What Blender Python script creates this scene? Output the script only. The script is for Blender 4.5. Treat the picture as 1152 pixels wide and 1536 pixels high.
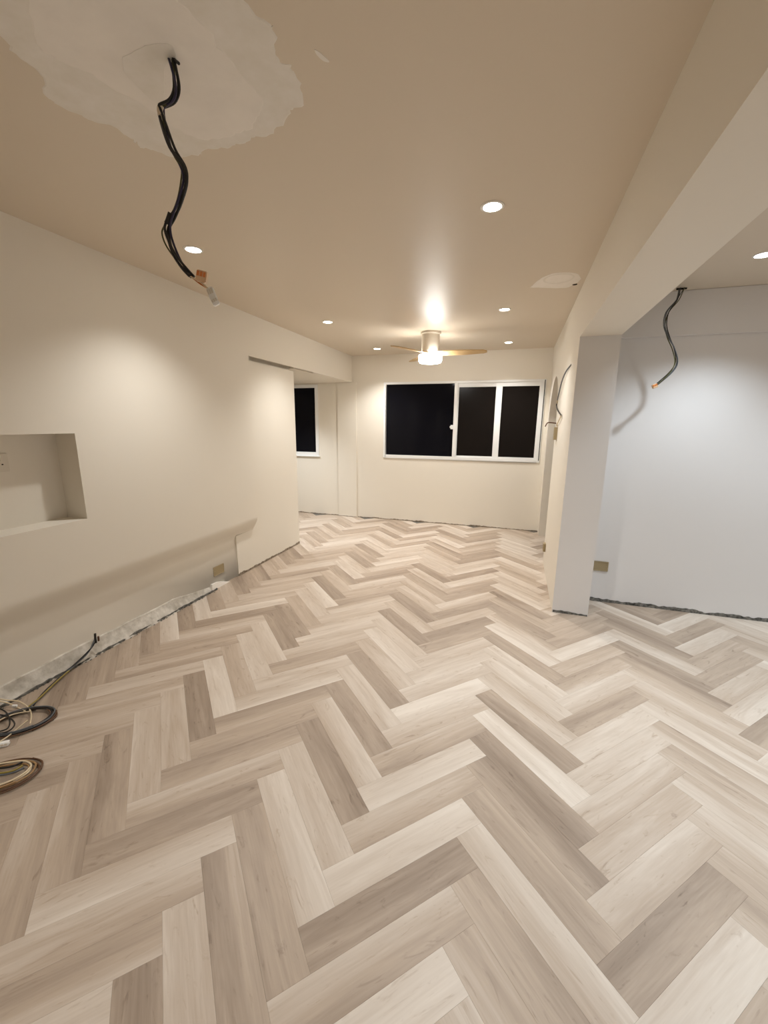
import bpy, bmesh, math, random
from mathutils import Vector, Matrix, noise

sc = bpy.context.scene
for o in list(bpy.data.objects):
    bpy.data.objects.remove(o, do_unlink=True)
C = sc.collection
random.seed(7)

# ------------------------------------------------------------------ camera
YAW, PITCH, ROLL, FPX, EYE = -0.3079, -0.2118, 0.0091, 615.886, 1.5
W_PX, H_PX = 1152, 1536
_fwd = Vector((math.sin(YAW) * math.cos(PITCH), math.cos(YAW) * math.cos(PITCH), math.sin(PITCH)))
_r0 = Vector((math.cos(YAW), -math.sin(YAW), 0))
_u0 = _r0.cross(_fwd)
_rt = math.cos(ROLL) * _r0 + math.sin(ROLL) * _u0
_up = -math.sin(ROLL) * _r0 + math.cos(ROLL) * _u0
EYEP = Vector((0, 0, EYE))
cam = bpy.data.cameras.new('camera')
cam.sensor_fit = 'HORIZONTAL'
cam.sensor_width = 36
cam.lens = 36 * FPX / W_PX
cam.clip_start = 0.02
camo = bpy.data.objects.new('camera', cam)
camo.matrix_world = Matrix((( _rt.x, _up.x, -_fwd.x, 0), (_rt.y, _up.y, -_fwd.y, 0),
                            (_rt.z, _up.z, -_fwd.z, EYE), (0, 0, 0, 1)))
C.objects.link(camo)
sc.camera = camo

# ------------------------------------------------------------------ world (night), exposure
wd = bpy.data.worlds.new('night')
wd.use_nodes = True
wd.node_tree.nodes['Background'].inputs['Color'].default_value = (0.006, 0.007, 0.012, 1)
wd.node_tree.nodes['Background'].inputs['Strength'].default_value = 0.3
sc.world = wd
vs = sc.view_settings
vs.view_transform = 'Standard'
vs.look = 'None'
vs.gamma = 1
vs.use_curve_mapping = False
vs.exposure = 0.88
WARM = (1.0, 0.995, 0.975)
COOL = (0.80, 0.91, 1.0)
P_MAIN, P_SIDE, E_FAN = 36.0, 47.0, 28.0


def at(px, py, axis, val):
    """point of a real plane (axis = val) seen at a photo pixel: used to read off positions"""
    d = _fwd + _rt * ((px - 576) / FPX) - _up * ((py - 768) / FPX)
    t = (val - EYEP[axis]) / d[axis]
    return EYEP + d * t


# ------------------------------------------------------------------ helpers
def link(o, parent=None):
    C.objects.link(o)
    if parent is not None:
        o.parent = parent
    return o


def tag(o, label=None, cat=None, group=None, kind=None):
    if label: o['label'] = label
    if cat: o['category'] = cat
    if group: o['group'] = group
    if kind: o['kind'] = kind
    return o


def empty(name, loc=(0, 0, 0), rz=0):
    o = bpy.data.objects.new(name, None)
    o.empty_display_size = 0.05
    o.location = loc
    o.rotation_euler.z = rz
    return link(o)


class MB:
    def __init__(s):
        s.v, s.f = [], []

    def quad(s, *p):
        i = len(s.v)
        s.v += [tuple(q) for q in p]
        s.f.append(tuple(range(i, i + len(p))))

    def box(s, a, b):
        x0, y0, z0 = a
        x1, y1, z1 = b
        i = len(s.v)
        s.v += [(x0, y0, z0), (x1, y0, z0), (x1, y1, z0), (x0, y1, z0), (x0, y0, z1), (x1, y0, z1), (x1, y1, z1), (x0, y1, z1)]
        s.f += [tuple(i + k for k in q) for q in ((0, 3, 2, 1), (4, 5, 6, 7), (0, 1, 5, 4), (1, 2, 6, 5), (2, 3, 7, 6), (3, 0, 4, 7))]

    def lathe(s, prof, c=(0, 0, 0), n=40, cap=True):
        """prof = [(r, z)...] around z"""
        i = len(s.v)
        for r, z in prof:
            for k in range(n):
                a = 2 * math.pi * k / n
                s.v.append((c[0] + r * math.cos(a), c[1] + r * math.sin(a), c[2] + z))
        for j in range(len(prof) - 1):
            for k in range(n):
                k2 = (k + 1) % n
                s.f.append((i + j * n + k, i + j * n + k2, i + (j + 1) * n + k2, i + (j + 1) * n + k))
        if cap:
            s.f.append(tuple(i + k for k in range(n))[::-1])
            s.f.append(tuple(i + (len(prof) - 1) * n + k for k in range(n)))

    def tube(s, pts, r, n=8, sub=5):
        P = smooth(pts, sub)
        i = len(s.v)
        ref = Vector((0.31, 0.52, 0.79)).normalized()
        for k, p in enumerate(P):
            t = (P[min(k + 1, len(P) - 1)] - P[max(k - 1, 0)]).normalized()
            a = t.cross(ref)
            if a.length < 1e-3: a = t.cross(Vector((1, 0, 0)))
            a.normalize()
            b = t.cross(a)
            for q in range(n):
                w = 2 * math.pi * q / n
                s.v.append(tuple(p + a * (r * math.cos(w)) + b * (r * math.sin(w))))
        for k in range(len(P) - 1):
            for q in range(n):
                q2 = (q + 1) % n
                s.f.append((i + k * n + q, i + k * n + q2, i + (k + 1) * n + q2, i + (k + 1) * n + q))
        s.f.append(tuple(i + q for q in range(n))[::-1])
        m = i + (len(P) - 1) * n
        s.f.append(tuple(m + q for q in range(n)))

    def build(s, name, mat, parent=None, sm=None, bevel=0, seg=2):
        me = bpy.data.meshes.new(name)
        me.from_pydata(s.v, [], s.f)
        bm = bmesh.new()
        bm.from_mesh(me)
        bmesh.ops.remove_doubles(bm, verts=bm.verts, dist=1e-5)
        bmesh.ops.recalc_face_normals(bm, faces=bm.faces)
        if bevel:
            bmesh.ops.bevel(bm, geom=[e for e in bm.edges if len(e.link_faces) == 2 and e.calc_face_angle(0) > 0.6],
                            offset=bevel, segments=seg, affect='EDGES', clamp_overlap=True)
        bm.to_mesh(me)
        bm.free()
        if sm:
            me.polygons.foreach_set('use_smooth', [True] * len(me.polygons))
            me.set_sharp_from_angle(angle=math.radians(sm))
        me.materials.append(M[mat])
        return link(bpy.data.objects.new(name, me), parent)


def smooth(pts, sub):
    P = [Vector(p) for p in pts]
    if len(P) < 3 or sub < 2: return P
    out = []
    for i in range(len(P) - 1):
        p0, p1, p2, p3 = P[max(i - 1, 0)], P[i], P[i + 1], P[min(i + 2, len(P) - 1)]
        for k in range(sub):
            t = k / sub
            out.append(0.5 * ((2 * p1) + (p2 - p0) * t + (2 * p0 - 5 * p1 + 4 * p2 - p3) * t * t + (3 * p1 - p0 - 3 * p2 + p3) * t ** 3))
    out.append(P[-1])
    return out


# ------------------------------------------------------------------ materials
def srgb(r, g, b):
    f = lambda c: (c / 255 / 12.92) if c / 255 <= 0.04045 else ((c / 255 + 0.055) / 1.055) ** 2.4
    return (f(r), f(g), f(b), 1)


M = {}


def mat(name, col, rough=0.5, spec=0.5, metal=0, bump=0, bscale=60, var=0, vscale=3, col2=None, emit=None, estr=0, coat=0):
    m = bpy.data.materials.new(name)
    m.use_nodes = True
    nt = m.node_tree
    b = nt.nodes['Principled BSDF']
    b.inputs['Base Color'].default_value = col
    b.inputs['Roughness'].default_value = rough
    b.inputs['Specular IOR Level'].default_value = spec
    b.inputs['Metallic'].default_value = metal
    b.inputs['Coat Weight'].default_value = coat
    if emit:
        b.inputs['Emission Color'].default_value = emit
        b.inputs['Emission Strength'].default_value = estr
    if bump or var:
        tc = nt.nodes.new('ShaderNodeTexCoord')
    if var:
        n = nt.nodes.new('ShaderNodeTexNoise')
        n.inputs['Scale'].default_value = vscale
        n.inputs['Detail'].default_value = 6
        n.inputs['Roughness'].default_value = 0.6
        nt.links.new(tc.outputs['Object'], n.inputs['Vector'])
        r = nt.nodes.new('ShaderNodeValToRGB')
        r.color_ramp.elements[0].position = 0.5 - var
        r.color_ramp.elements[1].position = 0.5 + var
        r.color_ramp.elements[0].color = col
        r.color_ramp.elements[1].color = col2
        nt.links.new(n.outputs['Fac'], r.inputs['Fac'])
        nt.links.new(r.outputs['Color'], b.inputs['Base Color'])
    if bump:
        n2 = nt.nodes.new('ShaderNodeTexNoise')
        n2.inputs['Scale'].default_value = bscale
        n2.inputs['Detail'].default_value = 5
        nt.links.new(tc.outputs['Object'], n2.inputs['Vector'])
        bp = nt.nodes.new('ShaderNodeBump')
        bp.inputs['Strength'].default_value = bump
        bp.inputs['Distance'].default_value = 0.01
        nt.links.new(n2.outputs['Fac'], bp.inputs['Height'])
        nt.links.new(bp.outputs['Normal'], b.inputs['Normal'])
    M[name] = m
    return m


mat('wall_paint', srgb(235, 228, 215), 0.55, 0.35, bump=0.03, bscale=40)
mat('side_paint', srgb(233, 230, 228), 0.55, 0.35, bump=0.03, bscale=40)
mat('ceiling_paint', srgb(219, 206, 187), 0.44, 0.5, bump=0.015, bscale=30)
mat('plaster', srgb(236, 230, 222), 0.85, 0.2, bump=0.06, bscale=18, var=0.25, vscale=9, col2=srgb(243, 238, 230))
mat('plaster_new', srgb(246, 240, 232), 0.9, 0.2, bump=0.05, bscale=22, var=0.25, vscale=7, col2=srgb(236, 230, 222))
mat('plaster_grey', srgb(231, 225, 214), 0.9, 0.2, bump=0.06, bscale=22, var=0.2, vscale=12, col2=srgb(240, 235, 228))
mat('raw_plaster', srgb(176, 168, 155), 0.95, 0.15, bump=0.35, bscale=40, var=0.16, vscale=11, col2=srgb(228, 222, 212))
mat('raw_concrete', srgb(58, 57, 54), 0.95, 0.1, bump=0.5, bscale=60, var=0.2, vscale=40, col2=srgb(150, 147, 140))
mat('raw_dust', srgb(112, 98, 82), 0.95, 0.1, bump=0.4, bscale=60, var=0.2, vscale=30, col2=srgb(176, 162, 144))
mat('screed', srgb(120, 116, 110), 0.95, 0.1)
mat('frame_white', srgb(240, 240, 238), 0.35, 0.5)
mat('rubber', srgb(60, 60, 58), 0.7, 0.2)
mat('glass_dark', srgb(14, 14, 20), 0.08, 0.12)
mat('screen_dark', srgb(26, 22, 20), 0.25, 0.1)
mat('trim_white', srgb(238, 236, 230), 0.4, 0.5)
mat('plate_khaki', srgb(186, 170, 138), 0.5, 0.4, var=0.2, vscale=60, col2=srgb(172, 155, 124))
mat('box_inside', srgb(164, 147, 114), 0.6, 0.3)
mat('plate_white', srgb(226, 218, 204), 0.35, 0.5)
mat('slot_dark', srgb(40, 34, 28), 0.8, 0.1)
mat('wire_black', srgb(20, 18, 18), 0.42, 0.5)
mat('wire_blue', srgb(38, 34, 66), 0.42, 0.5)
mat('wire_green', srgb(84, 82, 40), 0.42, 0.5)
mat('wire_yellow', srgb(150, 132, 60), 0.45, 0.5)
mat('wire_grey', srgb(92, 96, 100), 0.42, 0.5)
mat('wire_beige', srgb(222, 204, 172), 0.45, 0.5)
mat('wire_brown', srgb(96, 66, 44), 0.45, 0.5)
mat('wire_tan', srgb(160, 126, 86), 0.45, 0.5)
mat('tape_cream', srgb(212, 196, 172), 0.5, 0.4)
mat('connector_orange', srgb(222, 128, 62), 0.35, 0.5)
mat('connector_cream', srgb(226, 190, 150), 0.35, 0.5)
mat('connector_white', srgb(248, 247, 244), 0.3, 0.5)
mat('copper', srgb(190, 120, 70), 0.3, 0.5, metal=1)
mat('fan_body', srgb(226, 218, 204), 0.4, 0.5)
mat('blade_wood', srgb(206, 176, 128), 0.42, 0.5, var=0.2, vscale=8, col2=srgb(190, 156, 108))
mat('lamp_warm', srgb(255, 250, 240), 0.4, 0.4, emit=(1.0, 0.985, 0.95, 1), estr=E_FAN)
mat('lens_warm', srgb(255, 250, 240), 0.4, 0.4, emit=(1.0, 0.92, 0.80, 1), estr=14)
mat('lens_cool', srgb(250, 250, 255), 0.4, 0.4, emit=(1, 1, 1, 1), estr=14)


def plank_material():
    m = bpy.data.materials.new('vinyl_oak')
    m.use_nodes = True
    nt = m.node_tree
    L = nt.links.new
    N = nt.nodes.new
    b = nt.nodes['Principled BSDF']
    tc = N('ShaderNodeTexCoord')
    oi = N('ShaderNodeObjectInfo')
    at_ = N('ShaderNodeAttribute'); at_.attribute_name = 'plank_id'       # for the joined far planks
    rnd = N('ShaderNodeMath'); rnd.operation = 'ADD'
    L(oi.outputs['Random'], rnd.inputs[0]); L(at_.outputs['Fac'], rnd.inputs[1])
    sc_ = N('ShaderNodeMath'); sc_.operation = 'MULTIPLY'; sc_.inputs[1].default_value = 173.0
    L(rnd.outputs[0], sc_.inputs[0])
    cb = N('ShaderNodeCombineXYZ')
    L(sc_.outputs[0], cb.inputs['X']); L(sc_.outputs[0], cb.inputs['Y']); L(sc_.outputs[0], cb.inputs['Z'])
    uvn = N('ShaderNodeUVMap'); uvn.uv_map = 'plank'
    ad = N('ShaderNodeVectorMath'); ad.operation = 'ADD'
    L(uvn.outputs['UV'], ad.inputs[0]); L(cb.outputs[0], ad.inputs[1])

    def grain(sx, sy, det, dist):
        mp = N('ShaderNodeMapping')
        mp.inputs['Scale'].default_value = (sx, sy, 1)
        L(ad.outputs[0], mp.inputs['Vector'])
        n = N('ShaderNodeTexNoise')
        n.inputs['Scale'].default_value = 1
        n.inputs['Detail'].default_value = det
        n.inputs['Roughness'].default_value = 0.62
        n.inputs['Distortion'].default_value = dist
        L(mp.outputs[0], n.inputs['Vector'])
        return n.outputs['Fac']
    broad = grain(1.6, 16, 3, 0.8)          # broad soft bands along the plank
    fine = grain(7, 150, 5, 0.3)            # pores
    knot = grain(5.5, 22, 4, 2.2)           # darker cathedral streaks
    ramp = N('ShaderNodeValToRGB')
    ramp.color_ramp.elements[0].position = 0.0
    ramp.color_ramp.elements[0].color = srgb(126, 108, 92)
    ramp.color_ramp.elements[1].position = 1.0
    ramp.color_ramp.elements[1].color = srgb(222, 211, 198)
    e = ramp.color_ramp.elements.new(0.5)
    e.color = srgb(182, 164, 146)
    # tone of the plank (object colour, red) + grain
    sep = N('ShaderNodeSeparateColor')
    L(oi.outputs['Color'], sep.inputs[0])
    at2 = N('ShaderNodeAttribute'); at2.attribute_name = 'plank_tone'
    t0 = N('ShaderNodeMath'); t0.operation = 'ADD'
    L(sep.outputs[0], t0.inputs[0]); L(at2.outputs['Fac'], t0.inputs[1])

    def madd(a, fac, off, mul):
        s = N('ShaderNodeMath'); s.operation = 'ADD'; s.inputs[1].default_value = off
        L(fac, s.inputs[0])
        k = N('ShaderNodeMath'); k.operation = 'MULTIPLY_ADD'; k.inputs[1].default_value = mul
        L(s.outputs[0], k.inputs[0]); L(a, k.inputs[2])
        return k.outputs[0]
    su = N('ShaderNodeSeparateXYZ')
    L(uvn.outputs['UV'], su.inputs[0])
    dg = N('ShaderNodeMath'); dg.operation = 'SUBTRACT'; dg.inputs[1].default_value = 0.5
    L(sep.outputs[1], dg.inputs[0])
    dy = N('ShaderNodeMath'); dy.operation = 'MULTIPLY'
    L(dg.outputs[0], dy.inputs[0]); L(su.outputs['Y'], dy.inputs[1])
    dd = N('ShaderNodeMath'); dd.operation = 'MULTIPLY_ADD'; dd.inputs[1].default_value = 2 / 0.12
    L(dy.outputs[0], dd.inputs[0]); L(t0.outputs[0], dd.inputs[2])
    t1 = madd(dd.outputs[0], broad, -0.5, 0.62)
    t2 = madd(t1, fine, -0.5, 0.26)
    kr = N('ShaderNodeMapRange')
    kr.inputs['From Min'].default_value = 0.60
    kr.inputs['From Max'].default_value = 0.76
    L(knot, kr.inputs['Value'])
    t3 = madd(t2, kr.outputs[0], 0, -0.28)
    L(t3, ramp.inputs['Fac'])
    L(ramp.outputs[0], b.inputs['Base Color'])
    b.inputs['Roughness'].default_value = 0.42
    b.inputs['Specular IOR Level'].default_value = 0.4
    bp = N('ShaderNodeBump')
    bp.inputs['Strength'].default_value = 0.08
    bp.inputs['Distance'].default_value = 0.002
    L(fine, bp.inputs['Height'])
    L(bp.outputs[0], b.inputs['Normal'])
    M['vinyl_oak'] = m


plank_material()

# ------------------------------------------------------------------ the room: main dimensions (metres)
HC = 2.50                       # ceiling
XP, XS, XR = -2.486, -2.548, -2.565   # feature panel face, set-back wall, low recess behind the panel
YF = 6.14                       # far wall
XW = 0.374                      # right wall / beam / pillar left face
PF, GY = 3.406, 3.76            # pillar front, side room wall
BZ = 2.12                       # underside of beam and of the side bay
PE, RE, SE = 3.53, 3.25, 4.472            # left wall: end of panel, end of low recess, end of wall
YB = -2.6                       # wall behind the viewer
HS = 2.46                       # side room ceiling
XE = 3.3                        # side room right wall

# ---- floor: base slab with herringbone planks as parts
ANG, PW, U0, V0 = 0.8025072, 0.1206793, -4.0780765, 10.9341927
PL = 5 * PW
eu = Vector((math.cos(ANG), math.sin(ANG), 0))
ev = Vector((-math.sin(ANG), math.cos(ANG), 0))
mb = MB()
mb.box((-5.2, YB - 0.2, -0.12), (XE + 0.3, YF + 0.15, -0.0045))
floor = mb.build('floor', 'screed')
tag(floor, 'pale oak vinyl plank floor laid in herringbone across both rooms', 'floor', kind='structure')

# tones read off the photograph for the nearest planks: (type, n, m) -> tone
TONE = {}
TONE.update({('H', a, b): t for a, b, t in (
    (-6, 1, .85), (-9, 2, .78), (-2, 0, .5), (-5, 1, .55), (-8, 2, .30), (-7, 2, .6), (-1, 0, .58), (-4, 1, .27), (0, 0, .68), (-3, 1, .82),
    (-6, 2, .54), (1, 0, .34), (-2, 1, .55), (5, -1, .35), (-5, 2, .62), (2, 0, .56), (-1, 1, .77), (6, -1, .55), (-4, 2, .68), (3, 0, .42),
    (0, 1, .5), (7, -1, .52), (-3, 2, .72), (4, 0, .44), (-6, 3, .34), (1, 1, .64), (8, -1, .55), (-2, 2, .4), (5, 0, .42), (-5, 3, .7),
    (2, 1, .9), (9, -1, .58), (-1, 2, .68), (6, 0, .7), (-4, 3, .55), (3, 1, .7), (10, -1, .62), (0, 2, .5), (7, 0, .64), (-3, 3, .4),
    (4, 1, .7), (11, -1, .5), (1, 2, .5), (8, 0, .42), (-2, 3, .47), (5, 1, .66), (12, -1, .42), (2, 2, .76), (9, 0, .6), (-1, 3, .68))})
TONE.update({('V', a, b): t for a, b, t in (
    (-7, 1, .68), (-10, 2, .44), (-6, 1, .4), (-9, 2, .66), (-2, 0, .42), (-12, 3, .62), (-5, 1, .44), (-8, 2, .45), (-1, 0, .5), (-11, 3, .6),
    (-4, 1, .75), (-7, 2, .32), (0, 0, .45), (-10, 3, .55), (-3, 1, .68), (-6, 2, .25), (1, 0, .36), (-9, 3, .52), (-2, 1, .28), (-5, 2, .84),
    (2, 0, .6), (-8, 3, .68), (-1, 1, .68), (-4, 2, .3), (3, 0, .6), (-7, 3, .54), (0, 1, .36), (7, -1, .45), (-3, 2, .66), (4, 0, .24),
    (-6, 3, .56), (1, 1, .68), (8, -1, .36), (-2, 2, .72), (5, 0, .8), (-5, 3, .34), (2, 1, .32), (9, -1, .34), (-1, 2, .75), (6, 0, .48),
    (-4, 3, .35), (3, 1, .62), (10, -1, .44), (-7, 4, .4), (0, 2, .38), (7, 0, .68), (-3, 3, .64), (4, 1, .72), (11, -1, .5), (-6, 4, .55),
    (1, 2, .74), (8, 0, .7), (9, 0, .26), (14, 0, .28), (6, 1, .26))})
# tone drift across the width of single planks (towards local +y)
DRIFT = {('H', -2, 0): -.12, ('H', -5, 1): .2, ('V', -6, 1): -.12, ('V', -9, 3): .2, ('H', -7, 2): .12, ('V', -7, 2): .15, ('H', 3, 0): -.15,
         ('V', 1, 0): -.16, ('V', -5, 3): .15, ('V', 0, 0): .12, ('V', -1, 0): .1, ('H', 0, 1): .14, ('H', 5, 0): -.14, ('H', 0, 2): -.14, ('H', -8, 2): -.08}


def plank_mesh():
    me = bpy.data.meshes.new('plank')
    bm = bmesh.new()
    g, c, t = 0.00012, 0.00035, 0.0045
    a, w = PL / 2 - g, PW / 2 - g
    lo = [bm.verts.new((sx * a, sy * w, -t)) for sx, sy in ((-1, -1), (1, -1), (1, 1), (-1, 1))]
    md = [bm.verts.new((sx * a, sy * w, -c * 0.7)) for sx, sy in ((-1, -1), (1, -1), (1, 1), (-1, 1))]
    hi = [bm.verts.new((sx * (a - c), sy * (w - c), 0)) for sx, sy in ((-1, -1), (1, -1), (1, 1), (-1, 1))]
    bm.faces.new(hi)
    for k in range(4):
        j = (k + 1) % 4
        bm.faces.new((lo[k], lo[j], md[j], md[k]))
        bm.faces.new((md[k], md[j], hi[j], hi[k]))
    uv = bm.loops.layers.uv.new('plank')
    for f in bm.faces:
        for l in f.loops:
            l[uv].uv = (l.vert.co.x, l.vert.co.y)
    bm.to_mesh(me)
    bm.free()
    me.materials.append(M['vinyl_oak'])
    return me


def in_frame(p):
    d = Vector(p) - EYEP
    z = d.dot(_fwd)
    if z < 0.1: return False
    x, y = 576 + FPX * d.dot(_rt) / z, 768 - FPX * d.dot(_up) / z
    return -20 < x < W_PX + 20 and -20 < y < H_PX + 20


def on_floor(x, y):
    if -2.6 < x < 0.45 and 0 < y < YF + 0.02: return True
    if -3.7 < x <= -2.5 and 4.9 < y < YF: return True
    if 0.3 < x < 2.4 and 0 < y < GY: return True
    if 0.37 < x < 0.65 and 4.9 < y < 5.9: return True
    return False


planks = []
for n in range(-90, 91):
    for m_ in range(-9, 10):
        for typ in 'HV':
            if typ == 'H':
                u, v, rot = n + 10 * m_ + 2.5, n + 0.5, ANG
            else:
                u, v, rot = n + 10 * m_ + 0.5, n + 3.5, ANG + math.pi / 2
            p = eu * ((u + U0) * PW) + ev * ((v + V0) * PW)
            if not (-4.9 < p.x < XE + 0.1 and YB < p.y < YF + 0.1): continue
            if p.x < -2.95 and p.y < 4.1: continue
            if p.x > 2.2 and p.y > GY + 0.35: continue
            d = eu if typ == 'H' else ev
            w_ = ev if typ == 'H' else eu
            smp = [p + d * (a * PL) + w_ * (b * PW) for a in (-0.45, -0.2, 0, 0.2, 0.45) for b in (-0.4, 0, 0.4)]
            vis = any(in_frame(q) and on_floor(q.x, q.y) for q in smp)
            planks.append((0 if vis else 1, (p - EYEP).length, typ, n, m_, p, rot))
planks.sort(key=lambda t: (t[0], t[1]))
pm = plank_mesh()
rt = random.Random(21)


def tone_of(typ, n, m_):
    r_ = random.Random(hash((ord(typ), n, m_, 5)))
    base = r_.choice((0.3, 0.4, 0.46, 0.52, 0.58, 0.64, 0.7, 0.78))
    return TONE.get((typ, n, m_), base)


rest = []
for k, (hid, dist, typ, n, m_, p, rot) in enumerate(planks):
    t = tone_of(typ, n, m_)
    if hid or k >= 300:
        rest.append((typ, n, m_, p, rot, t))
        continue
    o = bpy.data.objects.new('plank', pm)
    o.location = p
    o.rotation_euler.z = rot
    o.color = (t, 0.5 + DRIFT.get((typ, n, m_), rt.uniform(-0.12, 0.12)), 0.5, 1)
    link(o, floor)
# the remaining planks: real pieces, one joined part
vv, ff, uvs, ids, tns = [], [], [], [], []
base_v = [tuple(v.co) for v in pm.vertices]
base_f = [tuple(f.vertices) for f in pm.polygons]
for typ, n, m_, p, rot, t in rest:
    i = len(vv)
    cr, sr = math.cos(rot), math.sin(rot)
    vv += [(p.x + x * cr - y * sr, p.y + x * sr + y * cr, z) for x, y, z in base_v]
    q = random.random()
    for f in base_f:
        ff.append(tuple(i + j for j in f))
        uvs += [(base_v[j][0], base_v[j][1]) for j in f]
        ids.append(q)
        tns.append(t)
me = bpy.data.meshes.new('plank_field')
me.from_pydata(vv, [], ff)
ul = me.uv_layers.new(name='plank')
ul.data.foreach_set('uv', [c for q in uvs for c in q])
me.attributes.new('plank_id', 'FLOAT', 'FACE').data.foreach_set('value', ids)
me.attributes.new('plank_tone', 'FLOAT', 'FACE').data.foreach_set('value', tns)
me.materials.append(M['vinyl_oak'])
fo = link(bpy.data.objects.new('plank_field', me), floor)
fo.color = (0, 0.5, 0.5, 1)
fo['kind'] = 'stuff'

# ---- ceilings
mb = MB()
mb.box((-2.9, YB - 0.1, HC), (XW + 0.02, YF + 0.1, HC + 0.12))
ceiling = mb.build('ceiling', 'ceiling_paint')
tag(ceiling, 'painted flat main room ceiling with a skim coated repair patch', 'ceiling', kind='structure')
mb = MB()
mb.box((XW + 0.266, YB - 0.1, HS), (XE + 0.1, GY + 0.1, HC + 0.12))
cs = mb.build('ceiling', 'ceiling_paint')
tag(cs, 'lower painted ceiling of the side room beyond the beam', 'ceiling', kind='structure')
mb = MB()
mb.box((-5.0, SE, BZ), (XS, YF + 0.1, BZ + 0.2))
cl = mb.build('ceiling', 'wall_paint')
tag(cl, 'low painted ceiling over the bay with the narrow window', 'ceiling', kind='structure')
mb = MB()
mb.box((XW + 0.12, GY + 0.12, HC), (2.4, YF + 0.1, HC + 0.1))
ca = mb.build('ceiling', 'wall_paint')
tag(ca, 'ceiling of the dark room behind the arched doorway', 'ceiling', kind='structure')

# ---- left wall: thick panel with niche and curved underside, set-back strip, low recess
NY0, NY1, NZ0, NZ1, NX = 0.55, 1.79, 0.912, 1.428, -2.65

prof = [(XP, HC), (XP, NZ1), (XP, NZ0), (XP, 0.56)]
for k in range(1, 13):                    # S-shaped cove under the panel
    t = k / 12
    s = t * t * (3 - 2 * t)
    prof.append((XP + (XR - XP) * s, 0.56 - 0.19 * t ** 0.9))
prof += [(XR, 0.0)]
mb = MB()
for y0, y1, hole in ((YB, NY0, 0), (NY0, NY1, 1), (NY1, RE, 0)):
    for i in range(len(prof) - 1):
        if hole and i == 1: continue
        (xa, za), (xb, zb) = prof[i], prof[i + 1]
        mb.quad((xa, y0, za), (xa, y1, za), (xb, y1, zb), (xb, y0, zb))
for i in range(len(prof) - 1):            # between the recess end and the panel end the cove dies into the wall
    (xa, za), (xb, zb) = prof[i], prof[i + 1]
    if xa <= XS + 0.001: break
    xb = max(xb, XS)
    mb.quad((xa, RE, za), (xa, PE, za), (xb, PE, zb), (xb, RE, zb))
    ze = zb
mb.quad((XS, RE, ze), (XR, RE, ze), (XR, RE, 0), (XS, RE, 0))          # step facing the room
cap = [(x, min(z, BZ)) for x, z in prof if x > XS + 0.001] + [(XS, ze)]
for (xa, za), (xb, zb) in zip(cap, cap[1:]):
    mb.quad((xa, PE, za), (xb, PE, zb), (XS, PE, zb), (XS, PE, za))
SZ = BZ - 0.03                             # wall top cut short: the added gap stands in for the bulkhead's shadow
mb.quad((XS, RE, 0), (XS, RE, SZ), (XS, SE, SZ), (XS, SE, 0))          # set-back wall
mb.quad((XS, RE, SZ), (XS - 0.06, RE, SZ), (XS - 0.06, SE, SZ), (XS, SE, SZ))
mb.quad((XS - 0.06, RE, SZ), (XS - 0.06, RE, HC), (XS - 0.06, SE, HC), (XS - 0.06, SE, SZ))
mb.quad((XS, SE, 0), (XS, SE, SZ), (-5.0, SE, SZ), (-5.0, SE, 0))   # return into the bay
# niche inside
mb.quad((NX, NY0, NZ0), (NX, NY1, NZ0), (NX, NY1, NZ1), (NX, NY0, NZ1))
mb.quad((XP, NY0, NZ0), (NX, NY0, NZ0), (NX, NY0, NZ1), (XP, NY0, NZ1))
mb.quad((XP, NY1, NZ0), (XP, NY1, NZ1), (NX, NY1, NZ1), (NX, NY1, NZ0))
mb.quad((XP, NY0, NZ0), (XP, NY1, NZ0), (NX, NY1, NZ0), (NX, NY0, NZ0))
mb.quad((XP, NY0, NZ1), (NX, NY0, NZ1), (NX, NY1, NZ1), (XP, NY1, NZ1))
# solid back
mb.quad((-2.9, YB, 0), (-2.9, SE, 0), (-2.9, SE, HC), (-2.9, YB, HC))
wl = mb.build('wall_left', 'wall_paint', sm=40)
tag(wl, 'cream wall panel with recessed niche and rounded lower edge above the floor', 'wall', kind='structure')
# bulkhead over the opening, its face in line with the panel, with a narrow slot in its underside
mb = MB()
mb.box((XP - 0.010, PE, BZ), (XP, YF, HC))
mb.box((XS - 0.055, PE, BZ + 0.06), (XP - 0.010, YF, HC))
mb.box((XS + 0.0005, 4.92, BZ), (XP - 0.010, YF, BZ + 0.06))
bh = mb.build('bulkhead', 'wall_paint', wl)

# ---- far wall with two window openings
W1 = (-4.15, -3.075, 0.972, 2.10)      # bay window
W2 = (-1.972, 0.318, 0.985, 2.105)     # main window
mb = MB()
FY1 = YF + 0.16
for a in ((-5.0, W1[0], 0, HC), (W1[0], W1[1], 0, W1[2]), (W1[0], W1[1], W1[3], HC), (W1[1], W2[0], 0, HC),
          (W2[0], W2[1], 0, W2[2]), (W2[0], W2[1], W2[3], HC), (W2[1], 2.5, 0, HC)):
    mb.box((a[0], YF, a[2]), (a[1], FY1, a[3]))
wf = mb.build('wall_far', 'wall_paint')
tag(wf, 'cream end wall holding the wide window', 'wall', kind='structure')
mb = MB()
mb.box((-2.735, YF - 0.022, 0), (-2.412, YF, BZ))
mb.build('pilaster', 'wall_paint', wf, bevel=0.004)

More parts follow.
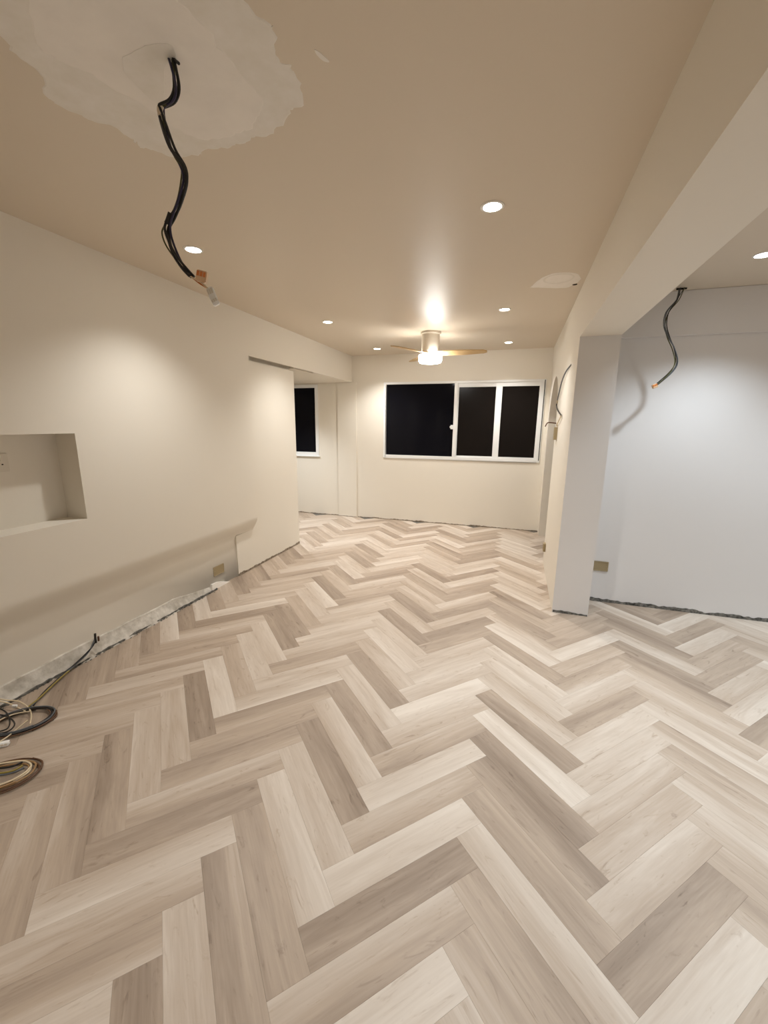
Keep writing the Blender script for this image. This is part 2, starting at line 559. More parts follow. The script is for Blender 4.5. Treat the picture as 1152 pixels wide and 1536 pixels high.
# ---- right wall with arch
T = 0.13
AY0, AY1, AZ = 4.75, 5.92, 1.465
AC, AR = (AY0 + AY1) / 2, (AY1 - AY0) / 2
mb = MB()
NA = 32
arc = [(AC - AR * math.cos(math.pi * k / NA), AZ + AR * math.sin(math.pi * k / NA)) for k in range(NA + 1)]
for x in (XW, XW + T):
    mb.quad((x, GY + 0.02, 0), (x, AY0, 0), (x, AY0, AZ), (x, AY0, HC), (x, GY + 0.02, HC))
    mb.quad((x, AY1, 0), (x, YF, 0), (x, YF, HC), (x, AY1, HC), (x, AY1, AZ))
    for (ya, za), (yb, zb) in zip(arc, arc[1:]):
        mb.quad((x, ya, za), (x, yb, zb), (x, yb, HC), (x, ya, HC))
edge = [(AY0, 0)] + arc + [(AY1, 0)]
for (ya, za), (yb, zb) in zip(edge, edge[1:]):
    mb.quad((XW, ya, za), (XW, yb, zb), (XW + T, yb, zb), (XW + T, ya, za))
wr = mb.build('wall_right', 'wall_paint', sm=35)
tag(wr, 'cream wall pierced by an arched doorway beside the wide window', 'wall', kind='structure')
# pillar and beam
mb = MB()
mb.box((XW, PF, 0), (XW + 0.266, GY + 0.02, BZ))
pil = mb.build('trim_1', 'side_paint')
pil.data.materials.append(M['wall_paint'])
for f in pil.data.polygons:
    if f.normal.x < -0.9: f.material_index = 1          # the side facing the main room is cream
tag(pil, 'square white pillar at the end of the ceiling beam', 'pillar', kind='structure')
mb = MB()
mb.box((XW, YB, BZ), (XW + 0.266, GY + 0.02, HC))
beam = mb.build('trim_2', 'wall_paint')
tag(beam, 'deep painted ceiling beam running from the pillar between the rooms', 'beam', kind='structure')

# ---- side room walls, wall behind, dark room behind the arch
mb = MB()
mb.box((XW + 0.2, GY, 0), (XE + 0.1, GY + 0.12, HC + 0.05))
mb.box((XW + 0.266, GY - 0.025, 2.155), (XE, GY, HS))
ws = mb.build('wall_side_room', 'side_paint', bevel=0.003)
tag(ws, 'plain white side room wall with an open socket box', 'wall', kind='structure')
mb = MB()
mb.box((XE, YB, 0), (XE + 0.12, GY, HC))
tag(mb.build('wall_side_room_end', 'side_paint'), 'white end wall of the side room', 'wall', kind='structure')
mb = MB()
mb.box((-2.9, YB - 0.12, 0), (XE + 0.12, YB, HC))
tag(mb.build('wall_back', 'wall_paint'), 'cream wall behind the viewer', 'wall', kind='structure')
mb = MB()
mb.box((2.3, GY + 0.12, 0), (2.42, YF, HC))
tag(mb.build('wall_arch_room', 'wall_paint'), 'wall of the unlit room behind the arch', 'wall', kind='structure')
mb = MB()
mb.box((-5.1, SE, 0), (-5.0, YF, BZ + 0.1))
tag(mb.build('wall_bay', 'wall_paint'), 'end wall of the bay with the narrow window', 'wall', kind='structure')


# ---- windows
def frame_rect(mb, x0, x1, z0, z1, y0, y1, wl_, wr_, wt, wb):
    mb.box((x0, y0, z0), (x0 + wl_, y1, z1))
    mb.box((x1 - wr_, y0, z0), (x1, y1, z1))
    mb.box((x0 + wl_, y0, z1 - wt), (x1 - wr_, y1, z1))
    mb.box((x0 + wl_, y0, z0), (x1 - wr_, y1, z0 + wb))


win = empty('window_2', (0, 0, 0))
tag(win, 'wide white framed window of three dark panes facing the night', 'window', kind='structure')
mb = MB()
frame_rect(mb, W2[0], W2[1], W2[2], W2[3], YF - 0.012, YF + 0.07, 0.035, 0.05, 0.03, 0.045)
mb.build('window_frame', 'frame_white', win, bevel=0.003)
XM = -0.905                              # first mullion
mb = MB(); mb.box((XM, YF - 0.012, W2[2] + 0.045), (XM + 0.05, YF + 0.06, W2[3] - 0.03))
mb.build('mullion', 'frame_white', win, bevel=0.003)
mb = MB(); mb.box((W2[0] + 0.035, YF + 0.032, W2[2] + 0.045), (XM, YF + 0.04, W2[3] - 0.03))
mb.build('pane', 'glass_dark', win)
for (a, b, y) in ((XM + 0.05, -0.265, 0.012), (-0.33, W2[1] - 0.05, 0.0)):
    mb = MB()
    frame_rect(mb, a, b, W2[2] + 0.045, W2[3] - 0.03, YF + y, YF + y + 0.03, 0.012 if y else 0.085, 0.06 if y else 0.03, 0.055, 0.02)
    s_ = mb.build('sash', 'frame_white', win, bevel=0.002)
    mb = MB()
    mb.box((a + 0.01, YF + y + 0.012, W2[2] + 0.06), (b - 0.01, YF + y + 0.018, W2[3] - 0.07))
    mb.build('pane', 'screen_dark', s_)
mb = MB(); mb.box((W2[1] - 0.022, YF - 0.016, W2[2] + 0.03), (W2[1] - 0.012, YF - 0.008, W2[3] - 0.01))
mb.build('seal', 'rubber', win)
mb = MB()
mb.box((XM - 0.035, YF - 0.03, 1.43), (XM + 0.012, YF - 0.008, 1.49))
mb.box((XM - 0.045, YF - 0.04, 1.45), (XM - 0.02, YF - 0.02, 1.475))
mb.build('latch', 'frame_white', win, bevel=0.003)

win = empty('window_1', (0, 0, 0))
tag(win, 'narrow white framed dark window in the bay past the opening', 'window', kind='structure')
mb = MB()
frame_rect(mb, W1[0], W1[1], W1[2], W1[3], YF - 0.012, YF + 0.06, 0.05, 0.05, 0.05, 0.06)
mb.build('window_frame', 'frame_white', win, bevel=0.003)
mb = MB(); mb.box((W1[0] + 0.04, YF + 0.03, W1[2] + 0.04), (W1[1] - 0.04, YF + 0.038, W1[3] - 0.04))
mb.build('pane', 'glass_dark', win)
mb = MB(); mb.box((W1[0] - 0.0, YF - 0.03, W1[2] - 0.012), (W1[1] + 0.015, YF, W1[2] + 0.004))
mb.build('window_sill', 'frame_white', win, bevel=0.003)


# ---- ragged bare strips where skirting is missing
def ragged(name, p0, p1, out, h0, h1, mat_, parent, thick=0.003, step=0.012, seed=1, taper=None):
    """thin ragged residue, or a painted crevice shade, along the wall foot from p0 to p1; out = direction into the room"""
    p0, p1, out = Vector((*p0, 0)), Vector((*p1, 0)), Vector((*out, 0))
    L_ = (p1 - p0).length
    N_ = max(4, int(L_ / step))
    m_ = MB()
    top, tf = [], []
    for k in range(N_ + 1):
        t = k / N_
        q = p0 + (p1 - p0) * t
        s = 0.5 + 0.5 * noise.noise(Vector((t * L_ * 7, seed * 3.7, 0)))
        s2 = 0.5 + 0.5 * noise.noise(Vector((t * L_ * 31, seed * 9.1, 2)))
        h = h0 + (h1 - h0) * (0.6 * s + 0.4 * s2)
        h = max(h, 0.0015)
        if taper: h *= taper(t)
        top.append((q, h, thick * (0.6 + 0.9 * s2)))
    for (a, ha, ta), (b, hb, tb) in zip(top, top[1:]):
        A0, B0 = a + out * ta, b + out * tb
        A1, B1 = a + out * ta + Vector((0, 0, ha)), b + out * tb + Vector((0, 0, hb))
        A2, B2 = a + Vector((0, 0, ha)), b + Vector((0, 0, hb))
        m_.quad(A0, B0, B1, A1)
        m_.quad(A1, B1, B2, A2)
    return m_.build(name, mat_, parent)


ragged('bare_or_shade_strip', (XW + 0.266, GY), (XE, GY), (0, -1), 0.0, 0.055, 'raw_concrete', ws, seed=3)
ragged('bare_or_shade_strip', (XW + 0.004, PF), (XW + 0.262, PF), (0, -1), 0.002, 0.036, 'raw_concrete', pil, seed=5)
ragged('bare_or_shade_strip', (-2.40, YF), (XW, YF), (0, -1), -0.004, 0.030, 'raw_dust', wf, seed=8)
ragged('bare_or_shade_strip', (-2.735, YF - 0.022), (-2.412, YF - 0.022), (0, -1), -0.004, 0.018, 'raw_dust', wf, seed=18)
ragged('bare_or_shade_strip', (-4.2, YF), (-2.74, YF), (0, -1), -0.004, 0.026, 'raw_dust', wf, seed=11)
ragged('bare_or_shade_strip', (XS, RE + 0.0), (XS, SE), (1, 0), -0.002, 0.042, 'raw_dust', wl, seed=13)
# rough mortar bank below the left panel
mb = MB()
N_ = 150
rows = []
for k in range(N_ + 1):
    y = -0.6 + (2.93 + 0.6) * k / N_
    tp = max(0.0, min(1.0, (2.93 - y) / 0.5))
    f1 = noise.noise(Vector((y * 5, 1.3, 0)))
    f2 = noise.noise(Vector((y * 19, 4.3, 0)))
    f3 = noise.noise(Vector((y * 47, 7.7, 0)))
    h = (0.098 + 0.010 * f1 + 0.004 * f2) * (0.25 + 0.75 * tp)
    w = (0.052 + 0.014 * f2 + 0.008 * f3) * (0.3 + 0.7 * tp)
    rows.append([(XR, y, h), (XR + 0.010 * tp + 0.001, y, h - 0.004), (XR + 0.016 * tp + 0.006 * f3 * tp + 0.004, y, h * 0.55 + 0.008 * f2),
                 (XR + w * 0.8, y, h * 0.22 + 0.006 * f3), (XR + w, y, 0.0)])
for a, b in zip(rows, rows[1:]):
    for i in range(4):
        mb.quad(a[i], b[i], b[i + 1], a[i + 1])
mb.build('mortar_bank', 'raw_plaster', wl, sm=30)
ragged('bare_or_shade_strip', (XR + 0.050, -0.6), (XR + 0.040, 2.9), (1, 0), 0.0, 0.028, 'raw_concrete', wl, thick=0.008, seed=23)  # dark strip paints in the shade of the crevice between mortar and floor
mb = MB()
for k in range(110):                      # loose dark gap and crumbs in front of the mortar
    y = -0.5 + 3.4 * k / 110 + random.uniform(-.01, .01)
    x = XR + 0.05 + random.uniform(0.0, 0.012)
    s = random.uniform(0.002, 0.006)
    mb.box((x, y, 0.0), (x + s, y + 2.2 * s, 0.8 * s))
cr_ = mb.build('crumbs', 'raw_concrete', wl)
cr_['kind'] = 'stuff'
# white chip of filler at the step of the wall
mb = MB()
mb.quad((XS + 0.012, 2.86, 0.0), (XS + 0.004, 2.87, 0.055), (XS + 0.004, 2.95, 0.05), (XS + 0.005, 3.05, 0.02), (XS + 0.010, 3.10, 0.0))
mb.quad((XR, 2.86, 0.0), (XR, 2.87, 0.055), (XS + 0.004, 2.87, 0.055), (XS + 0.012, 2.86, 0))
mb.quad((XR, 2.87, 0.055), (XR, 2.95, 0.05), (XS + 0.004, 2.95, 0.05), (XS + 0.004, 2.87, 0.055))
mb.quad((XR, 2.95, 0.05), (XR, 3.05, 0.02), (XS + 0.005, 3.05, 0.02), (XS + 0.004, 2.95, 0.05))
mb.build('filler_chip', 'plaster', wl)


# ---- ceiling repair patches: thin skim coats
def patch(name, outline, z, th, mat_, parent, rough=0.012, seed=0):
    P = smooth([Vector((x, y, 0)) for x, y in outline] + [Vector((*outline[0], 0))], 10)[:-1]
    P = [p + Vector((noise.noise(p * 55 + Vector((seed, 3, 0))), noise.noise(p * 55 + Vector((3, seed, 9))), 0)) * rough * 0.45 + Vector((noise.noise(p * 14 + Vector((seed, 0, 0))), noise.noise(p * 14 + Vector((0, seed, 9))), 0)) * rough for p in P]
    c = sum(P, Vector()) / len(P)
    P.sort(key=lambda p: math.atan2(p.y - c.y, p.x - c.x))
    mb_ = MB()
    inner = [c + (p - c) * 0.985 for p in P]
    n_ = len(P)
    for k in range(n_):
        j = (k + 1) % n_
        mb_.quad((*P[k].xy, z), (*P[j].xy, z), (*inner[j].xy, z - th), (*inner[k].xy, z - th))
    for k in range(n_):
        mb_.quad((*inner[k].xy, z - th), (*inner[(k + 1) % n_].xy, z - th), (c.x, c.y, z - th))
    return mb_.build(name, mat_, parent)


def pxs(l, z=HC):
    return [at(x, y, 2, z).xy for x, y in l]


patch('skim_patch', pxs([(15, 75), (60, 112), (75, 150), (130, 175), (190, 200), (205, 220), (240, 230), (290, 235), (330, 222), (375, 211),
                         (410, 200), (440, 160), (455, 130), (440, 100), (415, 80), (405, 50), (390, 20)]) +
      [(-0.74, 1.00), (-0.82, 0.86), (-0.98, 0.78), (-1.18, 0.80), (-1.32, 0.88)], HC, 0.0012, 'plaster_grey', ceiling, 0.03, 3)
patch('skim_patch', pxs([(60, 78), (110, 100), (195, 142), (240, 175), (290, 207), (335, 203), (375, 190), (394, 155), (385, 130), (320, 60)]) +
      [(-0.86, 1.0), (-0.93, 0.90), (-1.05, 0.86), (-1.2, 0.90)], HC - 0.0012, 0.0012, 'plaster_new', ceiling, 0.02, 8)
patch('skim_patch', pxs([(184, 82), (205, 72), (250, 62), (262, 80), (248, 105), (244, 158), (205, 128), (186, 108)]), HC - 0.0024, 0.0008,
      'plaster_grey', ceiling, 0.006, 5)
patch('skim_patch', pxs([(472, 74), (482, 80), (494, 92), (486, 92), (476, 83)]), HC, 0.001, 'plaster_new', ceiling, 0.002, 6)
patch('skim_patch', pxs([(795, 431), (803, 424), (812, 417), (830, 410), (855, 409), (869, 412), (868, 422), (852, 431), (830, 432)]), HC, 0.0012,
      'plaster_new', ceiling, 0.008, 2)
ctr = at(838, 418, 2, HC)
mb = MB()
mb.lathe([(0.088, -0.0012), (0.096, -0.0035), (0.102, -0.0012)], (ctr.x, ctr.y, HC), 40, cap=False)
mb.build('patch_ring', 'plaster_grey', ceiling, sm=60)
hp = at(869, 426, 2, HC)
mb = MB()
mb.lathe([(0.018, 0.0), (0.016, -0.002), (0.0005, -0.0025)], (hp.x - 0.03, hp.y, HC), 16, cap=False)
mb.build('drill_hole', 'slot_dark', ceiling)


# ------------------------------------------------------------------ downlights
def downlight(x, y, z, cool, label, colour=None, power=1.0):
    root = empty('downlight', (x, y, z))
    tag(root, label, 'downlight', 'recessed downlights in the side room' if cool else 'recessed downlights in the main ceiling')
    mb_ = MB()
    mb_.lathe([(0.043, -0.001), (0.043, -0.004), (0.050, -0.005), (0.0545, -0.003), (0.055, 0.0)], n=40, cap=False)
    mb_.build('trim_ring', 'trim_white', root, sm=50)
    mb_ = MB()
    mb_.lathe([(0.001, -0.0035), (0.03, -0.0035), (0.043, -0.002)], n=40, cap=False)
    mb_.build('lens', 'lens_cool' if cool else 'lens_warm', root)
    ld = bpy.data.lights.new('downlight_beam', 'SPOT')
    ld.energy = (P_SIDE if cool else P_MAIN) * power
    ld.color = colour or (COOL if cool else WARM)
    ld.spot_size = math.radians(118)
    ld.spot_blend = 1.0
    ld.shadow_soft_size = 0.035
    lo = bpy.data.objects.new('downlight_beam', ld)
    lo.location = (0, 0, -0.042)
    link(lo, root)


for x, y, l in ((-1.91, 2.23, 'round recessed downlight behind the long dangling wire bundle'),
                (-1.91, 4.07, 'round recessed downlight between the wire bundle and bay opening'),
                (-1.91, 5.63, 'small recessed downlight between the ceiling fan and bay bulkhead'),
                (-0.19, 2.23, 'large bright recessed downlight alone in the open ceiling'),
                (-0.19, 4.07, 'recessed downlight beside the round ceiling repair patch'),
                (-0.19, 5.63, 'small recessed downlight above the sliding window panes'),
                (-1.05, 0.10, 'recessed downlight in the open ceiling behind the skim coated wire patch'),
                (-0.19, -1.47, 'recessed downlight in the ceiling beside the beam near the back wall'),
                (-1.91, -1.47, 'recessed downlight in the ceiling corner by the back wall')):
    downlight(x, y, HC, False, l, power={2.23: 0.80 if x < -1 else 1.0, 5.63: 1.2, 0.10: 0.75, -1.47: 0.8}.get(y, 1.0))
downlight(-3.35, 5.25, BZ, False, 'recessed downlight in the low ceiling of the window bay', (0.91, 0.96, 1.0), 1.6)
for x, y, l in ((1.262, 3.125, 'cool white downlight in the side room near the hanging wire'),
                (1.262, 1.27, 'cool white downlight in the side room beside the beam'),
                (2.6, 3.125, 'cool white downlight in the far corner of the side room'),
                (2.6, 1.27, 'cool white downlight in the middle of the side room')):
    downlight(x, y, HS, True, l, power=1.35 if y < 2 and x < 2 else 0.95)

# ------------------------------------------------------------------ ceiling fan
FX, FYY = -1.0, 4.81
fan = empty('ceiling_fan', (FX, FYY, HC))
tag(fan, 'white ceiling fan with three pale wood blades and a glowing lamp', 'ceiling fan')
mb = MB()
mb.lathe([(0.02, 0.0), (0.108, 0.0), (0.112, -0.006), (0.112, -0.022), (0.100, -0.026), (0.100, -0.190), (0.096, -0.205), (0.09, -0.21)], n=48)
mb.build('motor_housing', 'fan_body', fan, sm=35)
mb = MB()
mb.lathe([(0.03, -0.208), (0.088, -0.208), (0.09, -0.214), (0.09, -0.236), (0.04, -0.24)], n=40)
mb.build('hub', 'fan_body', fan, sm=35)
mb = MB()
mb.lathe([(0.05, -0.238), (0.125, -0.240), (0.130, -0.250), (0.130, -0.300), (0.118, -0.322), (0.08, -0.330), (0.001, -0.332)], n=48)
mb.build('lamp', 'lamp_warm', fan, sm=50)
bmsh = MB()
NB = 14
top, bot = [], []
for k in range(NB + 1):
    t = k / NB
    r = 0.075 + 0.545 * t
    w = 0.052 + 0.022 * math.sin(math.pi * min(1, t * 1.15) * 0.9) if t < 0.93 else 0.05 - (t - 0.93) * 0.35
    tw = math.radians(13 - 6 * t)
    top.append([(r, -w * math.cos(tw), -0.221 + w * math.sin(tw)), (r, w * math.cos(tw), -0.221 - w * math.sin(tw))])
for a, b in zip(top, top[1:]):
    dz = 0.008
    for s in (0, -dz):
        bmsh.quad(*[(x, y, z + s) for x, y, z in (a[0], b[0], b[1], a[1])])
    for i in (0, 1):
        bmsh.quad(a[i], b[i], (b[i][0], b[i][1], b[i][2] - dz), (a[i][0], a[i][1], a[i][2] - dz))
for a in (top[0], top[-1]):
    bmsh.quad(a[0], a[1], (a[1][0], a[1][1], a[1][2] - 0.008), (a[0][0], a[0][1], a[0][2] - 0.008))
bl = bmsh.build('blade', 'blade_wood', fan, sm=35)
for a_ in (123, 243):
    c_ = bl.copy()
    link(c_, fan)
    c_.rotation_euler.z = math.radians(a_)
bl.rotation_euler.z = math.radians(1)


# ------------------------------------------------------------------ socket boxes and switches
def open_box(name, loc, w, h, axis, label, group='open electrical boxes in the walls', deep=0.0):
    """flush box: rim plate, sunk cover and two screws; local x along the wall, local -y into the room"""
    root = empty(name, loc, axis)
    tag(root, label, 'electrical box', group)
    dz_ = -deep
    if deep:                                  # surface-mounted: a body stands off the wall
        mb_ = MB()
        mb_.box((-w / 2 + 0.001, -deep, -h / 2 + 0.001), (w / 2 - 0.001, 0, h / 2 - 0.001))
        mb_.build('box_body', 'box_inside', root, bevel=0.002)
    mb_ = MB()
    r = 0.006
    frame_rect(mb_, -w / 2, w / 2, -h / 2, h / 2, dz_ - 0.006, dz_, r, r, r, r)
    mb_.build('rim', 'plate_khaki', root, bevel=0.0012)
    mb_ = MB()
    mb_.box((-w / 2 + r, dz_ - 0.0035, -h / 2 + r), (w / 2 - r, dz_, h / 2 - r))
    mb_.build('cover', 'box_inside', root)
    for s in (-1, 1):
        mb_ = MB()
        n_ = 14
        ring = [(s * w * 0.38 + 0.005 * math.cos(2 * math.pi * k / n_), 0.005 * math.sin(2 * math.pi * k / n_)) for k in range(n_)]
        for k in range(n_):
            j = (k + 1) % n_
            mb_.quad((ring[k][0], dz_ - 0.0035, ring[k][1]), (ring[j][0], dz_ - 0.0035, ring[j][1]), (ring[j][0], dz_ - 0.0055, ring[j][1]), (ring[k][0], dz_ - 0.0055, ring[k][1]))
        mb_.quad(*[(x, dz_ - 0.0055, z) for x, z in ring])
        mb_.build('screw', 'plate_khaki', root)
    return root


open_box('socket_box', (0.753, GY, 0.322), 0.132, 0.084, 0, 'khaki socket box low on the white side room wall')
open_box('socket_box', (XR, 2.99, 0.155), 0.145, 0.086, math.radians(90), 'khaki socket box under the rounded edge of the wall panel')
open_box('socket_box', (XW, 4.58, 0.215), 0.086, 0.086, math.radians(-90), 'small socket box low on the wall beside the arched doorway', deep=0.02)
open_box('switch_box', (XW, 4.50, 1.42), 0.086, 0.125, math.radians(-90), 'tall switch box on the arch wall under loose wires', None, deep=0.024)

# double socket inside the niche
so = empty('wall_socket', (NX, 1.43, 1.275), math.radians(90))
tag(so, 'white double wall socket on the back of the niche', 'socket')
mb = MB(); mb.box((-0.075, -0.009, -0.05), (0.092, 0, 0.05)); mb.build('face_plate', 'plate_white', so, bevel=0.003)
for cx in (-0.034, 0.048):
    mb = MB()
    mb.box((cx - 0.004, -0.0102, 0.010), (cx + 0.004, -0.008, 0.020))
    mb.box((cx - 0.016, -0.0102, -0.012), (cx - 0.008, -0.008, -0.006))
    mb.box((cx + 0.008, -0.0102, -0.012), (cx + 0.016, -0.008, -0.006))
    mb.build('pin_slots', 'slot_dark', so)
    mb = MB(); mb.box((cx - 0.008, -0.013, 0.028), (cx + 0.008, -0.008, 0.042)); mb.build('rocker_switch', 'trim_white', so, bevel=0.001)


# ------------------------------------------------------------------ hanging wires
def off(pts, fx, fy, seed):
    o = []
    for k, p in enumerate(pts):
        a = k * 0.7 + seed * 1.9
        o.append(Vector(p) + Vector((fx * math.cos(a), fy * math.sin(a), 0)))
    return o


def dl(pxl, axis, val):
    return [at(x, y, axis, val) for x, y in pxl]


root = empty('wire_bundle', at(257, 88, 2, HC))
tag(root, 'long black wire bundle dangling from the skim coated ceiling patch', 'wire bundle')
org = root.location.copy()
YW = org.y
A = dl([(257, 86), (261, 104), (265, 132), (259, 151), (243, 160)], 1, YW)
B = dl([(241, 166), (246, 187), (258, 223), (274, 249), (278, 272), (269, 303), (259, 325)], 1, YW)
Cc = dl([(252, 340), (254, 358), (264, 384), (276, 402), (287, 415)], 1, YW)
full = A + B + Cc
for i, (mt, r, f) in enumerate((('wire_black', 0.0040, 0.0060), ('wire_black', 0.0038, 0.0085), ('wire_blue', 0.0034, 0.0080), ('wire_black', 0.0036, 0.0070))):
    q = off(full, f, f, i)
    if i == 2: q = [p + Vector((0.004, 0, 0)) if 9 <= k <= 12 else p for k, p in enumerate(q)]
    mb = MB(); mb.tube([p - org for p in q], r)
    mb.build('wire', mt, root, sm=60)
q = A[:2] + dl([(263, 134), (257, 153), (243, 161)], 1, YW) + dl([(243, 170), (250, 205), (262, 235), (272, 252), (271, 275), (266, 300), (257, 322), (247, 338), (243, 350), (249, 368), (262, 387), (276, 404), (289, 417)], 1, YW)
mb = MB(); mb.tube([p - org for p in q], 0.0024); mb.build('wire', 'wire_green', root, sm=60)
mb = MB(); mb.tube([p - org for p in dl([(242, 158), (240, 165), (242, 174)], 1, YW - 0.002)], 0.0085); mb.build('tape_wrap', 'tape_cream', root, sm=60)
mb = MB(); mb.tube([p - org for p in dl([(257, 320), (254, 329), (251, 336)], 1, YW - 0.002)], 0.0095, 10); mb.build('knot', 'wire_black', root, sm=60)
mb = MB(); mb.tube([p - org for p in [at(257, 85, 2, HC + 0.002), at(262, 90, 1, YW), at(268, 95, 1, YW - 0.01)]], 0.004); mb.build('wire_stub', 'wire_black', root, sm=60)
mb = MB(); mb.tube([p - org for p in dl([(286, 414), (298, 424), (309, 431)], 1, YW)], 0.0026); mb.build('bare_core', 'copper', root, sm=60)
mb = MB(); mb.tube([p - org for p in dl([(286, 415), (300, 423), (312, 433)], 1, YW - 0.006)], 0.0022); mb.build('bare_core', 'wire_beige', root, sm=60)


def connector(name, px, axis, val, size, rotz, tilt, mt, mt2, parent, o):
    p = at(px[0], px[1], axis, val) - o
    mb_ = MB()
    sx, sy, sz = size
    mb_.box((-sx, -sy, -sz), (sx, sy, sz))
    c_ = mb_.build(name, mt, parent, bevel=min(size) * 0.3)
    c_.location = p
    c_.rotation_euler = (0, tilt, rotz)
    mb_ = MB()
    for k in (-1, 0, 1):
        mb_.box((k * sx * 0.6 - sx * 0.22, -sy * 1.12, -sz * 0.1), (k * sx * 0.6 + sx * 0.22, -sy * 0.9, sz * 0.75))
    mb_.build('lever', mt2, c_)
    return c_


connector('connector', (303, 415), 1, YW - 0.008, (0.016, 0.008, 0.016), 0.3, 0.25, 'connector_cream', 'connector_orange', root, org)
connector('connector', (318, 441), 1, YW, (0.010, 0.008, 0.018), 0.2, -0.35, 'connector_white', 'plate_white', root, org)
connector('connector', (323, 453), 1, YW - 0.005, (0.010, 0.008, 0.010), 0.5, -0.5, 'connector_white', 'plate_white', root, org)

root = empty('wire_bundle', at(1022, 432, 2, HS))
tag(root, 'short twisted wires with orange connector hanging in the side room', 'wire bundle')
org = root.location.copy()
pl2 = [(1016, 450), (1002, 468), (998, 488), (1003, 506), (1011, 524), (1014, 543), (1006, 558), (985, 577)]
for i, (mt, r, f) in enumerate((('wire_grey', 0.0034, 0.006), ('wire_black', 0.0032, 0.008), ('wire_green', 0.0032, 0.010), ('wire_grey', 0.0030, 0.012))):
    q = [org.copy() + Vector((0.01 * i - 0.01, 0, 0.004))] + dl(pl2[:1], 1, 3.60) + dl(pl2[1:], 1, 3.55)
    q = off(q, f, f, i + 1)
    mb = MB(); mb.tube([p - org for p in q], r); mb.build('wire', mt, root, sm=60)
mb = MB(); mb.tube([Vector((-0.03, 0.0, -0.004)), Vector((-0.005, 0, -0.006)), Vector((0.035, 0.004, -0.003))], 0.006); mb.build('ceiling_hole', 'slot_dark', root, sm=60)
connector('connector', (982, 579), 1, 3.55, (0.018, 0.010, 0.014), 0.2, -0.4, 'connector_cream', 'connector_orange', root, org)

root = empty('loose_wire', (XW, 3.93, 2.0))
tag(root, 'thin loose wire drooping from the arch wall to the switch box', 'wire')
org = root.location.copy()
def rp(x, y, o): 
    p = at(x, y, 0, XW); return Vector((XW - o, p.y, p.z)) - org
mb = MB(); mb.tube([rp(857, 547, 0.0), rp(852, 556, 0.012), rp(847, 570, 0.02), rp(843, 585, 0.02), rp(838, 600, 0.012)], 0.006); mb.build('wire', 'wire_grey', root, sm=60)
mb = MB(); mb.tube([rp(838, 600, 0.012), rp(837, 605, 0.010)], 0.008, sub=1); mb.build('tape_wrap', 'tape_cream', root, sm=60)
mb = MB(); mb.tube([rp(837, 604, 0.012), rp(837, 611, 0.012), rp(840, 617, 0.014), rp(844, 623, 0.012)], 0.0065); mb.build('wire', 'wire_black', root, sm=60)
mb = MB(); mb.tube([rp(844, 623, 0.012), rp(841, 630, 0.014), rp(837, 637, 0.01), rp(836.5, 641, 0.0)], 0.005); mb.build('wire', 'wire_beige', root, sm=60)
root = empty('wire_stub', (XW, 4.70, 1.52))
tag(root, 'short brown wire stub poking out over the arched doorway edge', 'wire')
org = root.location.copy()
q0 = Vector((0, 0, 0))
mb = MB(); mb.tube([q0, Vector((-0.05, 0.0, 0.006)), Vector((-0.085, 0, 0.004)), Vector((-0.105, 0, -0.035))], 0.006); mb.build('wire', 'wire_brown', root, sm=60)

# ------------------------------------------------------------------ cables on the floor by the left wall
def fl(x, y, z=0.006):
    p = at(x, y, 2, z)
    if p.x < XR + 0.062: return at(x, y, 0, XR + 0.062)      # cables rise up the wall foot instead of entering it
    return Vector((p.x, p.y, z))

def coil(c, rx, ry, rot, n, r, seed, turns=1.0, z0=0.006, jit=0.012, a0=0.0):
    rr_ = random.Random(seed)
    P = []
    for k in range(int(n * turns) + 1):
        a = a0 + 2 * math.pi * k / n
        x, y = rx * math.cos(a) * (1 + rr_.uniform(-jit, jit)), ry * math.sin(a) * (1 + rr_.uniform(-jit, jit))
        P.append(Vector((c.x + x * math.cos(rot) - y * math.sin(rot), c.y + x * math.sin(rot) + y * math.cos(rot), z0 + 0.006 * k / n + rr_.uniform(0, 0.002))))
    return P

root = empty('cable_coil', fl(40, 1084, 0))
tag(root, 'tangle of black and beige cable coiled by the wall foot', 'cable')
org = root.location.copy()
cc = fl(32, 1084)
for mt, r, rx, ry, sd, z0 in (('wire_black', 0.0040, 0.132, 0.092, 1, 0.005), ('wire_black', 0.0040, 0.124, 0.084, 2, 0.013), ('wire_grey', 0.0038, 0.138, 0.094, 3, 0.018), ('wire_brown', 0.0034, 0.144, 0.104, 4, 0.005), ('wire_brown', 0.0034, 0.118, 0.090, 5, 0.010)):
    mb = MB(); mb.tube([p - org for p in coil(cc, rx, ry, 0.75, 14, r, sd, 1.25, z0, 0.03, sd * 1.3)], r); mb.build('cable', mt, root, sm=60)
for i, l in enumerate(([(-14, 1046), (8, 1050), (28, 1052), (42, 1061), (47, 1072), (45, 1086)],
                       [(-14, 1050), (10, 1054), (24, 1060), (38, 1067)],
                       [(-14, 1088), (8, 1076), (26, 1070), (46, 1067)],
                       [(-10, 1118), (10, 1106), (26, 1093), (42, 1080)],
                       [(-12, 1060), (6, 1066), (14, 1078), (12, 1092), (-4, 1098)], [(-12, 1100), (10, 1098), (22, 1086), (10, 1074), (-10, 1072)])):
    mb = MB(); mb.tube([fl(x, y, 0.03 + 0.012 * math.sin(k * 1.4 + i)) - org for k, (x, y) in enumerate(l)], 0.0034); mb.build('cable', 'wire_beige' if i < 4 else 'wire_black', root, sm=60)
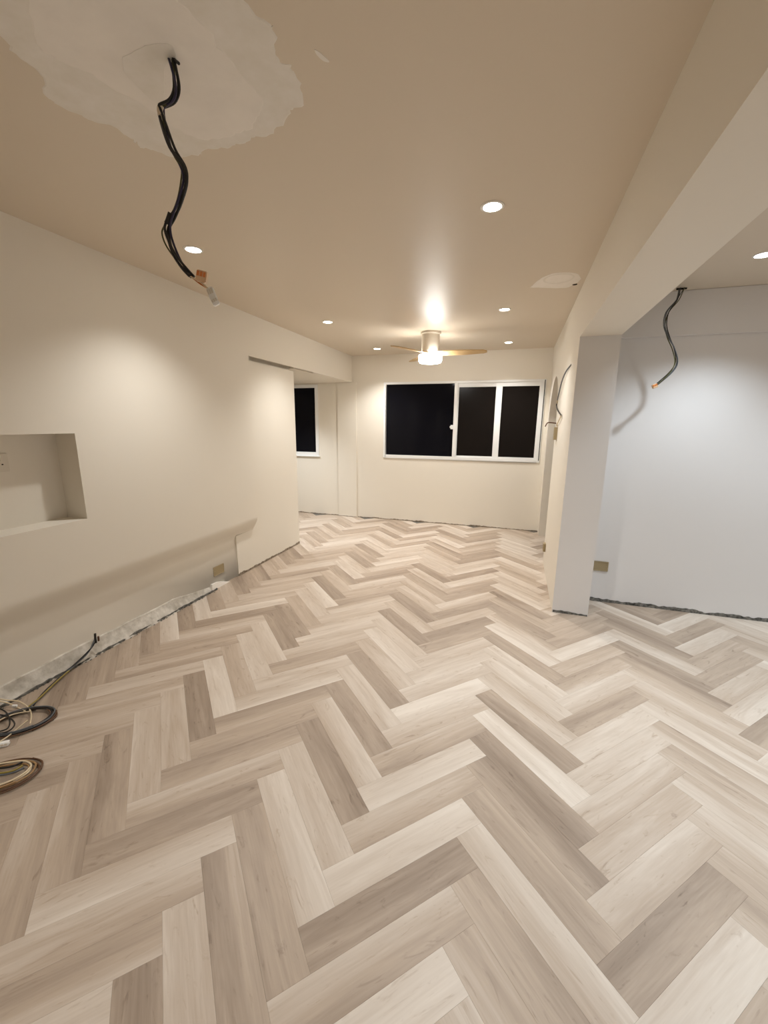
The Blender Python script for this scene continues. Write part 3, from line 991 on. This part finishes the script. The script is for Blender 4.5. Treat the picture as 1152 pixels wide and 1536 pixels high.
for i, l in enumerate(([(50, 1058), (66, 1038), (92, 1014), (118, 991), (136, 973)], [(46, 1060), (64, 1042), (88, 1019), (112, 998), (132, 979)],
                       [(40, 1062), (60, 1046), (84, 1023), (108, 1002)])):
    q = [fl(x, y, 0.008 + 0.004 * i) for x, y in l]
    if i < 2: q.append(at(142, 964 - 5 * i, 0, XR + 0.06))
    mb = MB(); mb.tube([p - org for p in q], 0.0042); mb.build('cable', ('wire_black', 'wire_grey', 'wire_yellow')[i], root, sm=60)
p = at(143, 958, 0, XR + 0.062)
mb = MB(); mb.tube([p - org + Vector((0, 0, -0.03)), p - org, p - org + Vector((0.004, 0.0, 0.035))], 0.007); mb.build('cable_end', 'wire_black', root, sm=60)
mb = MB(); mb.tube([p - org + Vector((0.01, 0.012, -0.02)), p - org + Vector((0.012, 0.012, 0.012))], 0.006, sub=1); mb.build('cable_end', 'wire_brown', root, sm=60)
connector('connector', (22, 1059), 2, 0.035, (0.012, 0.006, 0.006), 0.4, 0, 'connector_white', 'plate_white', root, org)
connector('connector', (5, 1116), 2, 0.012, (0.022, 0.012, 0.010), 0.7, 0, 'connector_white', 'plate_white', root, org)

root = empty('cable_coil', fl(5, 1166, 0))
tag(root, 'loose coil of brown and yellow cable lying on the herringbone floor', 'cable')
org = root.location.copy()
cc = fl(-2, 1168)
for mt, r, rx, ry, sd, z0 in (('wire_brown', 0.0042, 0.140, 0.085, 11, 0.005), ('wire_tan', 0.0042, 0.128, 0.078, 12, 0.013), ('wire_beige', 0.0040, 0.115, 0.070, 13, 0.020), ('wire_brown', 0.0036, 0.150, 0.10, 14, 0.005), ('wire_tan', 0.0036, 0.104, 0.062, 15, 0.010)):
    mb = MB(); mb.tube([p - org for p in coil(cc, rx, ry, 0.65, 14, r, sd, 1.2, z0, 0.03, sd * 0.9)], r); mb.build('cable', mt, root, sm=60)
for i, (l, mt) in enumerate((([(-16, 1152), (4, 1152), (20, 1149), (34, 1143)], 'wire_black'), ([(-16, 1160), (6, 1159), (22, 1155), (34, 1148)], 'wire_yellow'), ([(-16, 1164), (6, 1162), (22, 1158), (36, 1152)], 'wire_grey'))):
    mb = MB(); mb.tube([fl(x, y, 0.03 - 0.004 * i) - org for x, y in l], 0.004); mb.build('cable', mt, root, sm=60)
